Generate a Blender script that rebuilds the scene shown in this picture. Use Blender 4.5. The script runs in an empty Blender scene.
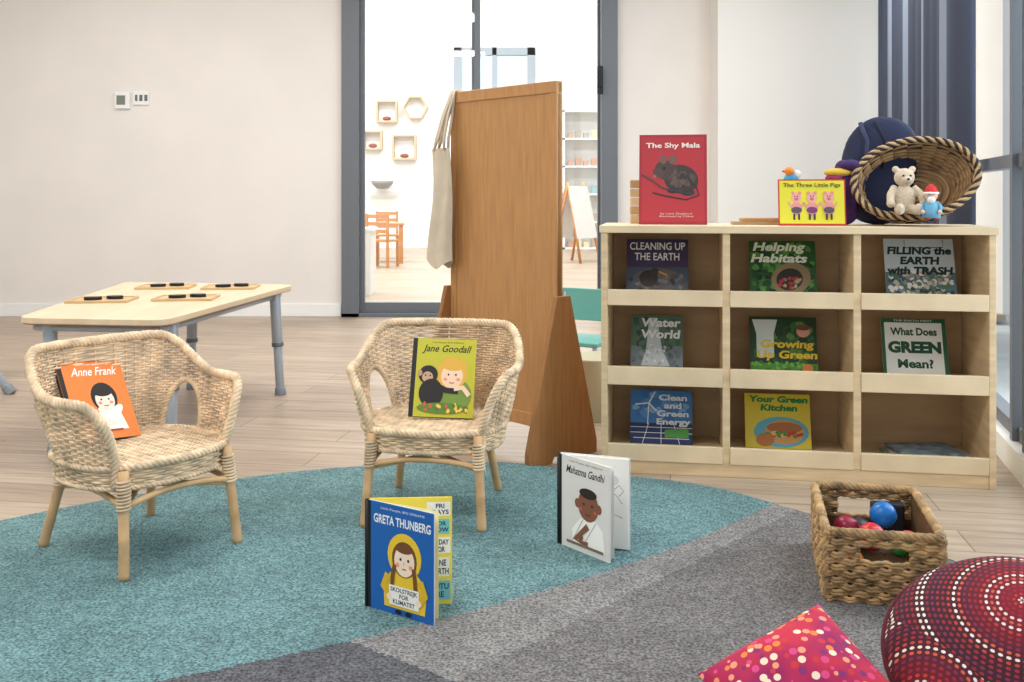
import bpy, math, random
from mathutils import Vector, Matrix
random.seed(3)
sc = bpy.context.scene
try:
    sc.view_settings.view_transform = 'Standard'
except Exception:
    pass
pi = math.pi
def lin(c):
    r = []
    for x in c[:3]:
        x = x/255.0
        r.append(x/12.92 if x <= .04045 else ((x+.055)/1.055)**2.4)
    return (r[0], r[1], r[2], 1)
_m = {}
def mat(col, rough=.6, name=None, var=0.0, scale=8, stretch=(1,1,1), bump=0, bscale=60, metal=0, spec=.4, sheen=0):
    key = (col, rough, name, var, scale, stretch, bump, bscale, metal)
    if key in _m: return _m[key]
    m = bpy.data.materials.new(name or 'mat_%d_%d_%d' % tuple(int(c) for c in col[:3]))
    m.use_nodes = True
    nt = m.node_tree; b = nt.nodes['Principled BSDF']
    b.inputs['Base Color'].default_value = lin(col)
    b.inputs['Roughness'].default_value = rough
    b.inputs['Metallic'].default_value = metal
    b.inputs['Specular IOR Level'].default_value = spec
    tc = None
    if var or bump:
        tc = nt.nodes.new('ShaderNodeTexCoord'); mp = nt.nodes.new('ShaderNodeMapping')
        nt.links.new(tc.outputs['Object'], mp.inputs['Vector'])
        mp.inputs['Scale'].default_value = stretch
    if var:
        n = nt.nodes.new('ShaderNodeTexNoise'); n.inputs['Scale'].default_value = scale
        n.inputs['Detail'].default_value = 6
        nt.links.new(mp.outputs[0], n.inputs['Vector'])
        r = nt.nodes.new('ShaderNodeValToRGB')
        r.color_ramp.elements[0].position = .3; r.color_ramp.elements[1].position = .7
        r.color_ramp.elements[0].color = lin([c*(1-var) for c in col])
        r.color_ramp.elements[1].color = lin([min(255, c*(1+var*.6)) for c in col])
        nt.links.new(n.outputs['Fac'], r.inputs['Fac'])
        nt.links.new(r.outputs['Color'], b.inputs['Base Color'])
    if bump:
        n2 = nt.nodes.new('ShaderNodeTexNoise'); n2.inputs['Scale'].default_value = bscale
        n2.inputs['Detail'].default_value = 4
        nt.links.new(mp.outputs[0], n2.inputs['Vector'])
        bp = nt.nodes.new('ShaderNodeBump'); bp.inputs['Strength'].default_value = bump
        bp.inputs['Distance'].default_value = .01
        nt.links.new(n2.outputs['Fac'], bp.inputs['Height'])
        nt.links.new(bp.outputs['Normal'], b.inputs['Normal'])
    _m[key] = m
    return m

class MB:
    def __init__(s): s.v=[]; s.f=[]; s.m=[]; s.s=[]; s.mats=[]
    def mi(s, m):
        if m not in s.mats: s.mats.append(m)
        return s.mats.index(m)
    def add(s, vs, fs, m, smooth=False, M=None):
        o = len(s.v)
        for p in vs:
            p = Vector(p)
            s.v.append(M @ p if M else p)
        i = s.mi(m)
        for f in fs:
            s.f.append([a+o for a in f]); s.m.append(i); s.s.append(smooth)
    def box(s, x0,x1,y0,y1,z0,z1,m,M=None):
        vs=[(x0,y0,z0),(x1,y0,z0),(x1,y1,z0),(x0,y1,z0),(x0,y0,z1),(x1,y0,z1),(x1,y1,z1),(x0,y1,z1)]
        s.add(vs,[(0,3,2,1),(4,5,6,7),(0,1,5,4),(1,2,6,5),(2,3,7,6),(3,0,4,7)],m,False,M)
    def prism(s, poly, z0, z1, m, M=None):
        """poly list of (x,y) ccw extruded in z"""
        n=len(poly)
        vs=[(p[0],p[1],z0) for p in poly]+[(p[0],p[1],z1) for p in poly]
        fs=[tuple(range(n-1,-1,-1)),tuple(range(n,2*n))]+[(i,(i+1)%n,(i+1)%n+n,i+n) for i in range(n)]
        s.add(vs,fs,m,False,M)
    def tube(s, pts, r, m, n=6, closed=False, M=None):
        pts=[Vector(p) for p in pts]; N=len(pts)
        if N<2: return
        rs = r if isinstance(r,(list,tuple)) else [r]*N
        vs=[];ref=None
        for i,p in enumerate(pts):
            if closed: t=(pts[(i+1)%N]-pts[i-1])
            else: t=pts[min(i+1,N-1)]-pts[max(i-1,0)]
            if t.length<1e-9: t=Vector((0,0,1))
            t.normalize()
            if ref is None:
                ref=Vector((0,0,1)) if abs(t.z)<.9 else Vector((1,0,0))
            a=ref-t*ref.dot(t)
            if a.length<1e-6: a=t.orthogonal()
            a.normalize(); ref=a
            b=t.cross(a)
            for k in range(n):
                th=2*pi*k/n
                vs.append(p+(a*math.cos(th)+b*math.sin(th))*rs[i])
        fs=[]
        for i in range(N if closed else N-1):
            j=(i+1)%N
            for k in range(n):
                k2=(k+1)%n
                fs.append((i*n+k,i*n+k2,j*n+k2,j*n+k))
        if not closed:
            fs.append(tuple(range(n-1,-1,-1))); fs.append(tuple((N-1)*n+k for k in range(n)))
        s.add(vs,fs,m,True,M)
    def cyl(s,p0,p1,r0,r1,m,n=16,M=None):
        s.tube([p0,p1],[r0,r1],m,n,False,M)
    def rope(s, path, R, r, m, turns=30, k=3, closed=False, M=None, mats=None):
        path=[Vector(p) for p in path]
        if closed: path=path+[path[0]]
        # resample
        L=[0]
        for a,b in zip(path,path[1:]): L.append(L[-1]+(b-a).length)
        tot=L[-1]; step=1.0/turns/7; n=max(4,int(tot/step))
        res=[];j=0
        for i in range(n+1):
            d=tot*i/n
            while j<len(L)-2 and L[j+1]<d: j+=1
            q=(d-L[j])/max(1e-9,L[j+1]-L[j])
            res.append(path[j].lerp(path[j+1],min(1,max(0,q))))
        nt=round(tot*turns)
        fr=[];ref=None
        for i,p in enumerate(res):
            t=(res[min(i+1,n)]-res[max(i-1,0)]).normalized()
            if ref is None: ref=Vector((0,0,1)) if abs(t.z)<.9 else Vector((1,0,0))
            a=ref-t*ref.dot(t); a.normalize(); ref=a
            fr.append((p,a,t.cross(a)))
        for q in range(k):
            pts=[]
            for i,(p,a,b) in enumerate(fr):
                th=2*pi*(q/k+nt*i/n)
                pts.append(p+(a*math.cos(th)+b*math.sin(th))*R)
            s.tube(pts,r,(mats[q%len(mats)] if mats else m),5,False,M)
    def ell(s,c,r,m,M=None,seg=18,rings=12,R=None):
        vs=[];fs=[]
        c=Vector(c); r=(r,r,r) if not isinstance(r,(tuple,list)) else r
        for i in range(rings+1):
            ph=pi*i/rings
            for k in range(seg):
                th=2*pi*k/seg
                p=Vector((r[0]*math.sin(ph)*math.cos(th),r[1]*math.sin(ph)*math.sin(th),r[2]*math.cos(ph)))
                if R: p=R@p
                vs.append(c+p)
        for i in range(rings):
            for k in range(seg):
                k2=(k+1)%seg
                fs.append((i*seg+k,(i+1)*seg+k,(i+1)*seg+k2,i*seg+k2))
        s.add(vs,fs,m,True,M)
    def lathe(s,prof,m,n=24,M=None):
        vs=[];fs=[]
        for (r,z) in prof:
            for k in range(n): vs.append((r*math.cos(2*pi*k/n),r*math.sin(2*pi*k/n),z))
        for i in range(len(prof)-1):
            for k in range(n):
                k2=(k+1)%n
                fs.append((i*n+k,i*n+k2,(i+1)*n+k2,(i+1)*n+k))
        s.add(vs,fs,m,True,M)
    def obj(s,name,M=None,bevel=0,parent=None):
        me=bpy.data.meshes.new(name)
        me.from_pydata([tuple(v) for v in s.v],[],s.f)
        for m in s.mats: me.materials.append(m)
        me.polygons.foreach_set('material_index',s.m)
        me.polygons.foreach_set('use_smooth',s.s)
        me.update()
        o=bpy.data.objects.new(name,me); sc.collection.objects.link(o)
        if parent: o.parent=parent
        if M is not None: o.matrix_local=M
        if bevel:
            b=o.modifiers.new('bevel','BEVEL'); b.width=bevel; b.segments=2; b.limit_method='ANGLE'
        return o

def frame(origin,right,up):
    x=Vector(right).normalized(); z=Vector(up); z=(z-x*z.dot(x)).normalized(); y=z.cross(x)
    M=Matrix((x,y,z)).transposed().to_4x4(); M.translation=Vector(origin); return M
def rotz(origin,ang):
    M=Matrix.Rotation(ang,4,'Z'); M.translation=Vector(origin); return M

# ------------------------------------------------------------ materials
M_wall=mat((232,227,222),.9,'wall_paint',var=.015,scale=2)
M_white=mat((238,238,236),.6,'white_trim')
M_frame=mat((108,113,120),.45,'grey_aluminium',metal=.2)
M_dark=mat((62,68,78),.5,'dark_aluminium')
M_birch=mat((222,196,156),.5,'birch_ply',var=.08,scale=5,stretch=(1,1,8),bump=.05)
M_birchb=mat((188,156,116),.6,'birch_back',var=.06,scale=4,stretch=(1,1,5))
M_edge=mat((230,208,172),.5,'birch_edge',var=.06,scale=5,stretch=(1,6,1))
M_orange=mat((190,140,88),.45,'beech_stained',var=.07,scale=6,stretch=(12,12,1))
M_orange2=mat((164,114,68),.45,'beech_stained_edge',var=.07,scale=6,stretch=(12,12,1))
M_wick=mat((226,200,166),.6,'wicker',var=.2,scale=22)
M_wick2=mat((160,126,92),.7,'wicker_inner',var=.15,scale=20)
M_pole=mat((208,170,124),.5,'rattan_pole',var=.12,scale=12)
M_black=mat((22,22,25),.5,'black')
M_page=mat((240,238,232),.8,'paper')

# floor material
def floor_mat():
    m=bpy.data.materials.new('oak_vinyl_planks'); m.use_nodes=True; nt=m.node_tree; b=nt.nodes['Principled BSDF']
    tc=nt.nodes.new('ShaderNodeTexCoord'); mp=nt.nodes.new('ShaderNodeMapping')
    nt.links.new(tc.outputs['Object'],mp.inputs[0]); mp.inputs['Rotation'].default_value=(0,0,math.radians(9))
    br=nt.nodes.new('ShaderNodeTexBrick'); nt.links.new(mp.outputs[0],br.inputs['Vector'])
    br.inputs['Scale'].default_value=1; br.inputs['Brick Width'].default_value=1.3; br.inputs['Row Height'].default_value=.18
    br.inputs['Mortar Size'].default_value=.0022; br.inputs['Mortar Smooth'].default_value=.3; br.inputs['Bias'].default_value=0
    br.inputs['Color1'].default_value=lin((194,176,157)); br.inputs['Color2'].default_value=lin((176,157,139)); br.inputs['Mortar'].default_value=lin((124,107,93))
    br.offset=.37
    mp2=nt.nodes.new('ShaderNodeMapping'); nt.links.new(mp.outputs[0],mp2.inputs[0]); mp2.inputs['Scale'].default_value=(1.2,14,1)
    n=nt.nodes.new('ShaderNodeTexNoise'); nt.links.new(mp2.outputs[0],n.inputs['Vector']); n.inputs['Scale'].default_value=2.2; n.inputs['Detail'].default_value=8; n.inputs['Distortion'].default_value=.6
    r=nt.nodes.new('ShaderNodeValToRGB'); r.color_ramp.elements[0].position=.3; r.color_ramp.elements[1].position=.72
    r.color_ramp.elements[0].color=(.58,.55,.52,1); r.color_ramp.elements[1].color=(1.06,1.06,1.06,1)
    nt.links.new(n.outputs['Fac'],r.inputs['Fac'])
    mx=nt.nodes.new('ShaderNodeMix'); mx.data_type='RGBA'; mx.blend_type='MULTIPLY'; mx.inputs[0].default_value=.8
    nt.links.new(br.outputs['Color'],mx.inputs[6]); nt.links.new(r.outputs['Color'],mx.inputs[7])
    nt.links.new(mx.outputs[2],b.inputs['Base Color']); b.inputs['Roughness'].default_value=.4; b.inputs['Specular IOR Level'].default_value=.4
    return m
def glass_mat():
    m=bpy.data.materials.new('clear_glass'); m.use_nodes=True; nt=m.node_tree; nt.nodes.clear()
    o=nt.nodes.new('ShaderNodeOutputMaterial'); t=nt.nodes.new('ShaderNodeBsdfTransparent'); g=nt.nodes.new('ShaderNodeBsdfGlossy')
    g.inputs['Roughness'].default_value=.02; t.inputs['Color'].default_value=(.96,.98,.98,1)
    x=nt.nodes.new('ShaderNodeMixShader'); x.inputs[0].default_value=.05
    nt.links.new(t.outputs[0],x.inputs[1]); nt.links.new(g.outputs[0],x.inputs[2]); nt.links.new(x.outputs[0],o.inputs[0])
    return m
M_glass=glass_mat()
M_floor=floor_mat()

# ------------------------------------------------------------ room shell
def wx(y): return 1.72+.27*(y-3.4)
fb=MB(); fb.prism([(-5,-3),(wx(-3),-3),(wx(8.1),8.1),(4,8.1),(4,18.4),(-7,18.4),(-7,8.1),(-5,8.1)],-.05,0,M_floor); fb.obj('floor')
t=MB(); t.prism([(wx(-3)+.1,-3),(14,-3),(14,16),(4.3,16),(wx(8.1)+.15,8.0)],-.2,-.08,mat((190,190,188),.9,'concrete_paving',var=.06,scale=3)); t.obj('ground_outside')
w=MB(); w.box(-5.1,-1.36,8.0,8.15,0,3.1,M_wall); w.obj('wall_back_left')
w=MB(); w.box(.845,3.2,8.0,8.15,0,3.1,M_wall); w.obj('wall_back_right')
w=MB(); w.box(-1.36,.845,8.0,8.15,2.78,3.1,M_wall); w.obj('wall_back_header')
w=MB(); w.box(1.585,wx(7.7)-.01,7.7,7.999,0,3.09,mat((238,235,230),.9,'column_paint')); w.obj('wall_column')
w=MB(); w.box(-5.1,-5.0,-3,8.0,0,3.1,M_wall); w.obj('wall_left')
w=MB(); w.prism([(-5.1,-3),(wx(-3)+.2,-3),(wx(8)+.2,8),(3.3,8.15),(-5.1,8.15)],3.1,3.2,mat((240,240,238),.9,'ceiling_paint')); w.obj('ceiling')
b=MB(); b.box(-5,-1.365,7.98,7.9995,0,.1,M_white); b.obj('baseboard_back',bevel=.003)
b=MB(); b.box(-4.9995,-4.98,-3,7.97,0,.1,M_white); b.obj('baseboard_left',bevel=.003)
# far room
w=MB(); w.box(-7,4,18.3,18.4,0,5.4,mat((242,242,240),.9,'far_paint')); w.obj('wall_far')
w=MB(); w.box(-7.1,-7,8.15,18.4,0,5.4,M_wall); w.obj('wall_far_left')
w=MB(); w.box(4,4.1,8.15,18.4,0,5.4,M_wall); w.obj('wall_far_right')
w=MB(); w.box(-7.1,4.1,8.15,18.4,5.4,5.5,M_white); w.obj('ceiling_far')
w=MB(); w.box(-7,4,8.0,8.15,3.21,5.4,M_wall); w.obj('wall_over')
b=MB(); b.box(-6.9,3.9,18.28,18.2995,0,.12,M_white); b.obj('baseboard_far')
# sliding door frame
d=MB()
d.box(-1.355,-1.215,7.94,8.17,0,2.76,M_frame); d.box(.71,.84,7.94,8.17,0,2.76,M_frame)
d.box(-1.355,.84,7.94,8.17,2.68,2.775,M_frame); d.box(-1.355,.84,7.94,8.17,0,.03,M_frame)
# sliding leaf frames
d.box(-1.215,-1.18,8.0,8.05,.03,2.68,M_frame); d.box(-.30,-.255,8.0,8.05,.03,2.68,M_frame); d.box(-1.18,-.30,8.0,8.05,.03,.11,M_frame)
d.box(-.325,-.29,8.06,8.11,.03,2.68,M_frame); d.box(.69,.71,8.06,8.11,.03,2.68,M_frame); d.box(-.29,.69,8.06,8.11,.03,.11,M_frame)
d.box(-1.18,-.30,8.02,8.028,.11,2.68,M_glass); d.box(-.29,.69,8.08,8.088,.11,2.68,M_glass)
d.box(.675,.72,7.9,7.94,1.77,1.99,M_black); d.box(.69,.71,7.87,7.9,1.82,1.94,M_black)
d.obj('door_1',bevel=.002)
# window wall (right)
wd=Vector((.27,1,0)).normalized()
Mw=frame((wx(.5),.5,0),wd,(0,0,1))   # local x along wall (away), y = toward left/inside
def lw(y): return (y-.5)*math.sqrt(1+.27**2)
w=MB(); Lw=lw(7.98)
w.box(0,Lw,-.12,0,-.05,.09,M_white,None); w.box(0,Lw,-.12,0,2.95,3.1,M_frame)
w.box(0,Lw,-.10,-.04,1.07,1.12,M_frame); w.box(0,Lw,-.1,-.04,.09,.14,M_frame)
for yy,wd_ in [(.55,.06),(2.0,.06),(3.36,.15),(3.60,.04),(5.0,.05),(6.3,.06),(7.6,.06)]:
    w.box(lw(yy)-wd_/2,lw(yy)+wd_/2,-.12,-.02,.09,2.96,M_frame if wd_<.1 else M_dark)
w.box(0,Lw,-.075,-.068,.09,2.95,M_glass)
w.obj('window_1',M=Mw)
# vertical blinds (broad fabric vanes, stacked)
c=MB()
vane=mat((66,74,94),.8,'blind_vane_fabric',var=.08,scale=3,stretch=(4,4,.1)); vane2=mat((136,148,168),.8,'blind_vane_light',var=.08,scale=3,stretch=(4,4,.1))
yy=4.14; i=0
while yy<7.15:
    a=math.radians(38+8*math.sin(i*2.1)); wv=.15*(yy/4.2)**.3
    cx_=lw(yy); n=6; vs=[]
    for j in range(n+1):
        tt=(j/n-.5)*wv; bow=.012*(1-(2*j/n-1)**2)
        vs+=[(cx_+tt*math.cos(a)-bow*math.sin(a),.055+tt*math.sin(a)+bow*math.cos(a),z) for z in (.03,2.92)]
    c.add(vs,[(2*j,2*j+2,2*j+3,2*j+1) for j in range(n)],vane2 if i%4==1 else vane,True)
    yy+=.155*(yy/4.2)**.5; i+=1
c.box(lw(4.0),lw(7.4),.02,.09,2.9,2.95,M_dark)
o=c.obj('vertical_blind',M=Mw); so=o.modifiers.new('s','SOLIDIFY'); so.thickness=.003
# thermostat
t=MB(); t.box(-3.17,-3.05,7.975,7.9995,1.66,1.79,M_white); t.box(-3.155,-3.085,7.972,7.976,1.69,1.765,mat((120,128,120),.3)); t.obj('thermostat',bevel=.004)
t=MB(); t.box(-3.03,-2.9,7.985,7.9995,1.69,1.8,M_white); t.box(-3.01,-2.99,7.98,7.986,1.72,1.77,M_frame);t.box(-2.975,-2.95,7.98,7.986,1.72,1.77,M_frame);t.box(-2.935,-2.91,7.98,7.986,1.72,1.77,M_frame); t.obj('light_switch',bevel=.003)

# ------------------------------------------------------------ rug
def catmull(P,n=10):
    out=[];N=len(P)
    for i in range(N):
        p0,p1,p2,p3=[Vector(P[(i+k)%N]) for k in (-1,0,1,2)]
        for j in range(n):
            t=j/n
            out.append(.5*((2*p1)+(-p0+p2)*t+(2*p0-5*p1+4*p2-p3)*t*t+(-p0+3*p1-3*p2+p3)*t**3))
    return out
out=catmull([(-1.6,.5),(-2.3,1.3),(-2.1,2.2),(-1.505,2.94),(-.919,3.38),(-.45,3.55),(-.05,3.585),(.26,3.46),(.595,3.32),(.818,3.1),(1.178,2.573),(1.25,2.0),(1.05,1.3),(.6,.6),(-.5,.3)])
def rug_mat():
    m=bpy.data.materials.new('rug_pile'); m.use_nodes=True; nt=m.node_tree; b=nt.nodes['Principled BSDF']
    b.inputs['Roughness'].default_value=.95; b.inputs['Specular IOR Level'].default_value=.1
    tc=nt.nodes.new('ShaderNodeTexCoord'); sx=nt.nodes.new('ShaderNodeSeparateXYZ'); nt.links.new(tc.outputs['Object'],sx.inputs[0])
    def mth(op,a,b_=None,c_=None):
        n=nt.nodes.new('ShaderNodeMath'); n.operation=op
        for k,v in enumerate((a,b_,c_)):
            if v is None: continue
            if isinstance(v,(int,float)): n.inputs[k].default_value=v
            else: nt.links.new(v,n.inputs[k])
        return n.outputs[0]
    def nz(s,d=3):
        n=nt.nodes.new('ShaderNodeTexNoise'); n.inputs['Scale'].default_value=s; n.inputs['Detail'].default_value=d
        nt.links.new(tc.outputs['Object'],n.inputs['Vector']); return n.outputs['Fac']
    jit=mth('MULTIPLY',mth('SUBTRACT',nz(60),.5),.035)
    X=sx.outputs[0];Y=sx.outputs[1]
    dx=mth('ADD',X,2.46); dy=mth('SUBTRACT',Y,5.89)
    dist=mth('ADD',mth('SQRT',mth('ADD',mth('MULTIPLY',dx,dx),mth('MULTIPLY',dy,dy))),jit)
    grey=mth('GREATER_THAN',dist,4.30)
    dark=mth('LESS_THAN',mth('ADD',mth('ADD',mth('MULTIPLY',X,.762),Y),jit),1.88)
    mid=mth('LESS_THAN',mth('ADD',mth('ADD',mth('MULTIPLY',X,-1.1),Y),jit),2.085)
    def mix(f,a,c):
        x=nt.nodes.new('ShaderNodeMix'); x.data_type='RGBA'
        nt.links.new(f,x.inputs[0])
        for k,v in ((6,a),(7,c)):
            if isinstance(v,tuple): x.inputs[k].default_value=v
            else: nt.links.new(v,x.inputs[k])
        return x.outputs[2]
    g=mix(mid,lin((164,162,161)),lin((146,143,143)))
    g=mix(dark,g,lin((114,115,121)))
    col=mix(grey,lin((130,168,172)),g)
    def mulramp(src,fac,p0,p1,a,c):
        r=nt.nodes.new('ShaderNodeValToRGB'); r.color_ramp.elements[0].position=p0; r.color_ramp.elements[1].position=p1
        r.color_ramp.elements[0].color=(a,a,a,1); r.color_ramp.elements[1].color=(c,c,c,1)
        nt.links.new(fac,r.inputs['Fac'])
        x=nt.nodes.new('ShaderNodeMix'); x.data_type='RGBA'; x.blend_type='MULTIPLY'; x.inputs[0].default_value=1
        nt.links.new(src,x.inputs[6]); nt.links.new(r.outputs[0],x.inputs[7]); return x.outputs[2]
    fine=nz(150,6); medn=nz(48,4)
    col=mulramp(col,fine,.36,.62,.45,1.3)
    col=mulramp(col,medn,.38,.62,.82,1.1)
    col=mulramp(col,nz(5,4),.35,.65,.88,1.08)
    nt.links.new(col,b.inputs['Base Color'])
    h=mth('ADD',fine,mth('MULTIPLY',medn,.8))
    bp=nt.nodes.new('ShaderNodeBump'); bp.inputs['Strength'].default_value=1; bp.inputs['Distance'].default_value=.016
    nt.links.new(h,bp.inputs['Height']); nt.links.new(bp.outputs[0],b.inputs['Normal'])
    return m
rg=MB(); rg.prism([(p[0],p[1]) for p in out][::-1],.0005,.014,rug_mat()); rg.obj('area_rug',bevel=.004)
RZ=.014

# ------------------------------------------------------------ shelf unit
SO=Vector((.312,3.50,0)); sxd=Vector((1.27,-.212,0)).normalized(); syd=Vector((.165,.986,0))
Ms=frame(SO,sxd,(0,0,1)); SW=1.298; SH=.864; SD=.34
s=MB(); T=.022
s.box(0,T,0,SD,0,SH-.026,M_birch); s.box(SW-T,SW,0,SD,0,SH-.026,M_birch)
s.box(-.006,SW+.008,-.006,SD,SH-.026,SH,M_edge)
s.box(T,SW-T,SD-.012,SD-.002,.04,SH-.026,M_birchb)  # back panel: darker tan paints in the shadow inside the shelf
for x in (.429,.860): s.box(x-.0125,x+.0125,.004,SD-.012,.045,SH-.026,M_birch)
for z0,z1 in ((.585,.640),(.308,.372),(.045,.102)):
    for a,b_ in ((T,.4165),(.4415,.8475),(.8725,SW-T)):
        s.box(a,b_,.0,.018,z0,z1,M_edge)
    s.box(T,SW-T,.018,SD-.012,z0,z0+.016,M_birch)
s.box(T,SW-T,.004,.022,0,.045,M_birch)
s.obj('bookshelf',M=Ms,bevel=.002)

# ------------------------------------------------------------ books
def strokes(pts,wd,w,h):
    vs=[];fs=[]
    P=[Vector(((p[0]-.5)*w,p[1]*h)) for p in pts]
    for i,p in enumerate(P):
        t=(P[min(i+1,len(P)-1)]-P[max(i-1,0)]).normalized(); n=Vector((-t.y,t.x))*wd*h/2
        vs+= [p+n,p-n]
    for i in range(len(P)-1): fs.append((2*i,2*i+1,2*i+3,2*i+2))
    return vs,fs
def add_text(parent,txt,cx,cz,W,H,y,col,ital=0,bold=.0):
    cu=bpy.data.curves.new('title_text','FONT'); cu.body=txt; cu.align_x='CENTER'; cu.align_y='CENTER'; cu.size=.05; cu.offset=bold*.6; cu.shear=ital
    cu.resolution_u=3
    o=bpy.data.objects.new('title_text',cu); sc.collection.objects.link(o)
    cu.materials.append(mat(col,.5))
    bpy.context.view_layer.update()
    dx,dy=max(o.dimensions.x,1e-4),max(o.dimensions.y,1e-4)
    bb=o.bound_box; mx=(bb[0][0]+bb[6][0])/2; my=(bb[0][1]+bb[6][1])/2
    S=Matrix.Diagonal((W/dx,H/dy,1,1))
    R=Matrix.Rotation(pi/2,4,'X')
    o.parent=parent
    o.matrix_local=Matrix.Translation((cx,y,cz))@R@S@Matrix.Translation((-mx,-my,0))
def deco(mb,items,w,h,yf,texts,M=None):
    k=1
    for it in items:
        y=yf-.00012*k; k+=1
        if it[0]=='r':
            _,u0,v0,u1,v1,c=it
            P=[((u-.5)*w,y,v*h) for u,v in ((u0,v0),(u1,v0),(u1,v1),(u0,v1))]; mb.add(P,[tuple(range(4))],mat(c,.45),M=M)
        elif it[0]=='e':
            u,v,ru,rv,c=it[1:6]; a=math.radians(it[6]) if len(it)>6 else 0
            P=[]
            for i in range(22):
                ex=ru*w*math.cos(2*pi*i/22); ez=rv*h*math.sin(2*pi*i/22)
                P.append(((u-.5)*w+ex*math.cos(a)-ez*math.sin(a),y,v*h+ex*math.sin(a)+ez*math.cos(a)))
            mb.add(P,[tuple(range(22))],mat(c,.45),M=M)
        elif it[0]=='p':
            P=[((u-.5)*w,y,v*h) for u,v in it[1]]; mb.add(P,[tuple(range(len(P)))],mat(it[2],.45),M=M)
        elif it[0]=='l':
            vs,fs=strokes(it[1],it[2],w,h); mb.add([(p[0],y,p[1]) for p in vs],fs,mat(it[3],.45),M=M)
        elif it[0]=='t':
            texts.append((it,y))
        elif it[0]=='n': # noisy patches: (n,u0,v0,u1,v1,count,size,[cols])
            _,u0,v0,u1,v1,cnt,sz,cols=it
            for q in range(cnt):
                u=random.uniform(u0+sz,u1-sz);v=random.uniform(v0+sz,v1-sz); c=random.choice(cols); y2=y-.00001*(q%60)
                P=[];n=7;ph=random.random()*6
                for i in range(n):
                    rr=sz*random.uniform(.5,1); P.append(((u-.5)*w+rr*w*math.cos(ph+2*pi*i/n),y2,v*h+rr*h*math.sin(ph+2*pi*i/n)))
                mb.add(P,[tuple(range(n))],mat(c,.45),M=M)
            k+=5
def book(name,M,w,h,t,cover,items,spine=None,back=None):
    mb=MB(); cm=mat(cover,.4); sm=mat(spine,.4) if spine else cm; bt=.002
    mb.box(-w/2,w/2,-t/2,-t/2+bt,0,h,cm); mb.box(-w/2,w/2,t/2-bt,t/2,0,h,mat(back,.4) if back else cm)
    mb.box(-w/2,-w/2+bt,-t/2+bt,t/2-bt,0,h,sm)
    mb.box(-w/2+bt,w/2-.004,-t/2+bt,t/2-bt,.003,h-.003,M_page)
    texts=[]
    if spine: items=[('r',0,0,.07,1,spine)]+items
    deco(mb,items,w,h,-t/2,texts)
    o=mb.obj(name,M=M)
    for it,y in texts:
        _,s_,u,v,W,H,c=it[:7]
        add_text(o,s_,(u-.5)*w,v*h,W*w,H*h,y,c,ital=it[7] if len(it)>7 else 0,bold=it[8] if len(it)>8 else 0)
    return o
W_=(245,245,240); BK=(25,25,28)
def person(cx,cy,s,skin,hair,top,hairlong=True,topcol2=None):
    L=[]
    if hairlong: L+=[('e',cx,cy+.02*s,.21*s,.20*s,hair)]
    L+=[('p',[(cx-.26*s,cy-.42*s),(cx+.26*s,cy-.42*s),(cx+.2*s,cy-.2*s),(cx+.06*s,cy-.13*s),(cx-.06*s,cy-.13*s),(cx-.2*s,cy-.2*s)],top)]
    L+=[('e',cx,cy-.02*s,.155*s,.145*s,skin)]
    L+=[('e',cx-.01,cy+.10*s,.165*s,.07*s,hair)]
    L+=[('e',cx-.06*s,cy-.01*s,.015*s,.013*s,BK),('e',cx+.06*s,cy-.01*s,.015*s,.013*s,BK),('l',[(cx-.04*s,cy-.09*s),(cx,cy-.1*s),(cx+.04*s,cy-.09*s)],.012*s,(170,60,60)),
        ('e',cx-.09*s,cy-.055*s,.03*s,.02*s,(235,150,130)),('e',cx+.09*s,cy-.055*s,.03*s,.02*s,(235,150,130))]
    return L
def smallbook(name,row,l,w,h,cover,items,ly=.185,yaw=0):
    z={1:.6015,2:.3245,3:.0615}[row]
    o=Ms@Vector((l,ly,z))
    up=(syd*.075+Vector((0,0,h)))
    r=Matrix.Rotation(yaw,3,'Z')@sxd
    return book(name,frame(o,r,up),w,h,.008,cover,items)
smallbook('picture_book_earth',1,.19,.225,.215,(58,60,80),[('r',0,.5,1,1,(66,52,84)),('r',0,.0,1,.5,(70,82,100)),('e',.5,.28,.4,.2,(110,96,86)),('n',0.02,0,.98,.4,60,.05,[(90,80,76),(50,52,60),(130,118,110),(70,90,120)]),('e',.36,.3,.15,.15,(50,40,38)),('e',.46,.42,.07,.07,(60,50,46)),('l',[(.52,.42),(.66,.36)],.03,(200,160,90)),('t','CLEANING UP\nTHE EARTH',.5,.78,.9,.32,W_,0,.001)])
smallbook('picture_book_habitats',1,.637,.235,.212,(40,92,40),[('n',0,0,1,1,160,.07,[(30,70,30),(60,120,50),(90,150,60),(24,50,26)]),('e',.62,.33,.3,.28,(150,130,96),20),('e',.6,.32,.2,.19,(50,44,40),20),('n',.4,.12,.8,.4,20,.04,[(190,60,60),(180,170,120)]),('t','Helping\nHabitats',.45,.79,.85,.36,(244,248,225),.2,.003)])
smallbook('picture_book_trash',1,1.108,.235,.222,(200,212,218),[('r',0,0,1,.45,(90,120,130)),('n',0,0,1,.55,170,.05,[(230,230,225),(60,90,120),(150,150,140),(80,120,90),(200,190,170),(50,70,60)]),('l',[(.3,.98),(.3,.85),(.85,.86),(.85,.98)],.015,(90,100,110)),('t','FILLING the\nEARTH\nwith TRASH',.5,.64,.94,.46,(22,48,44),.1,.004)])
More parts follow.
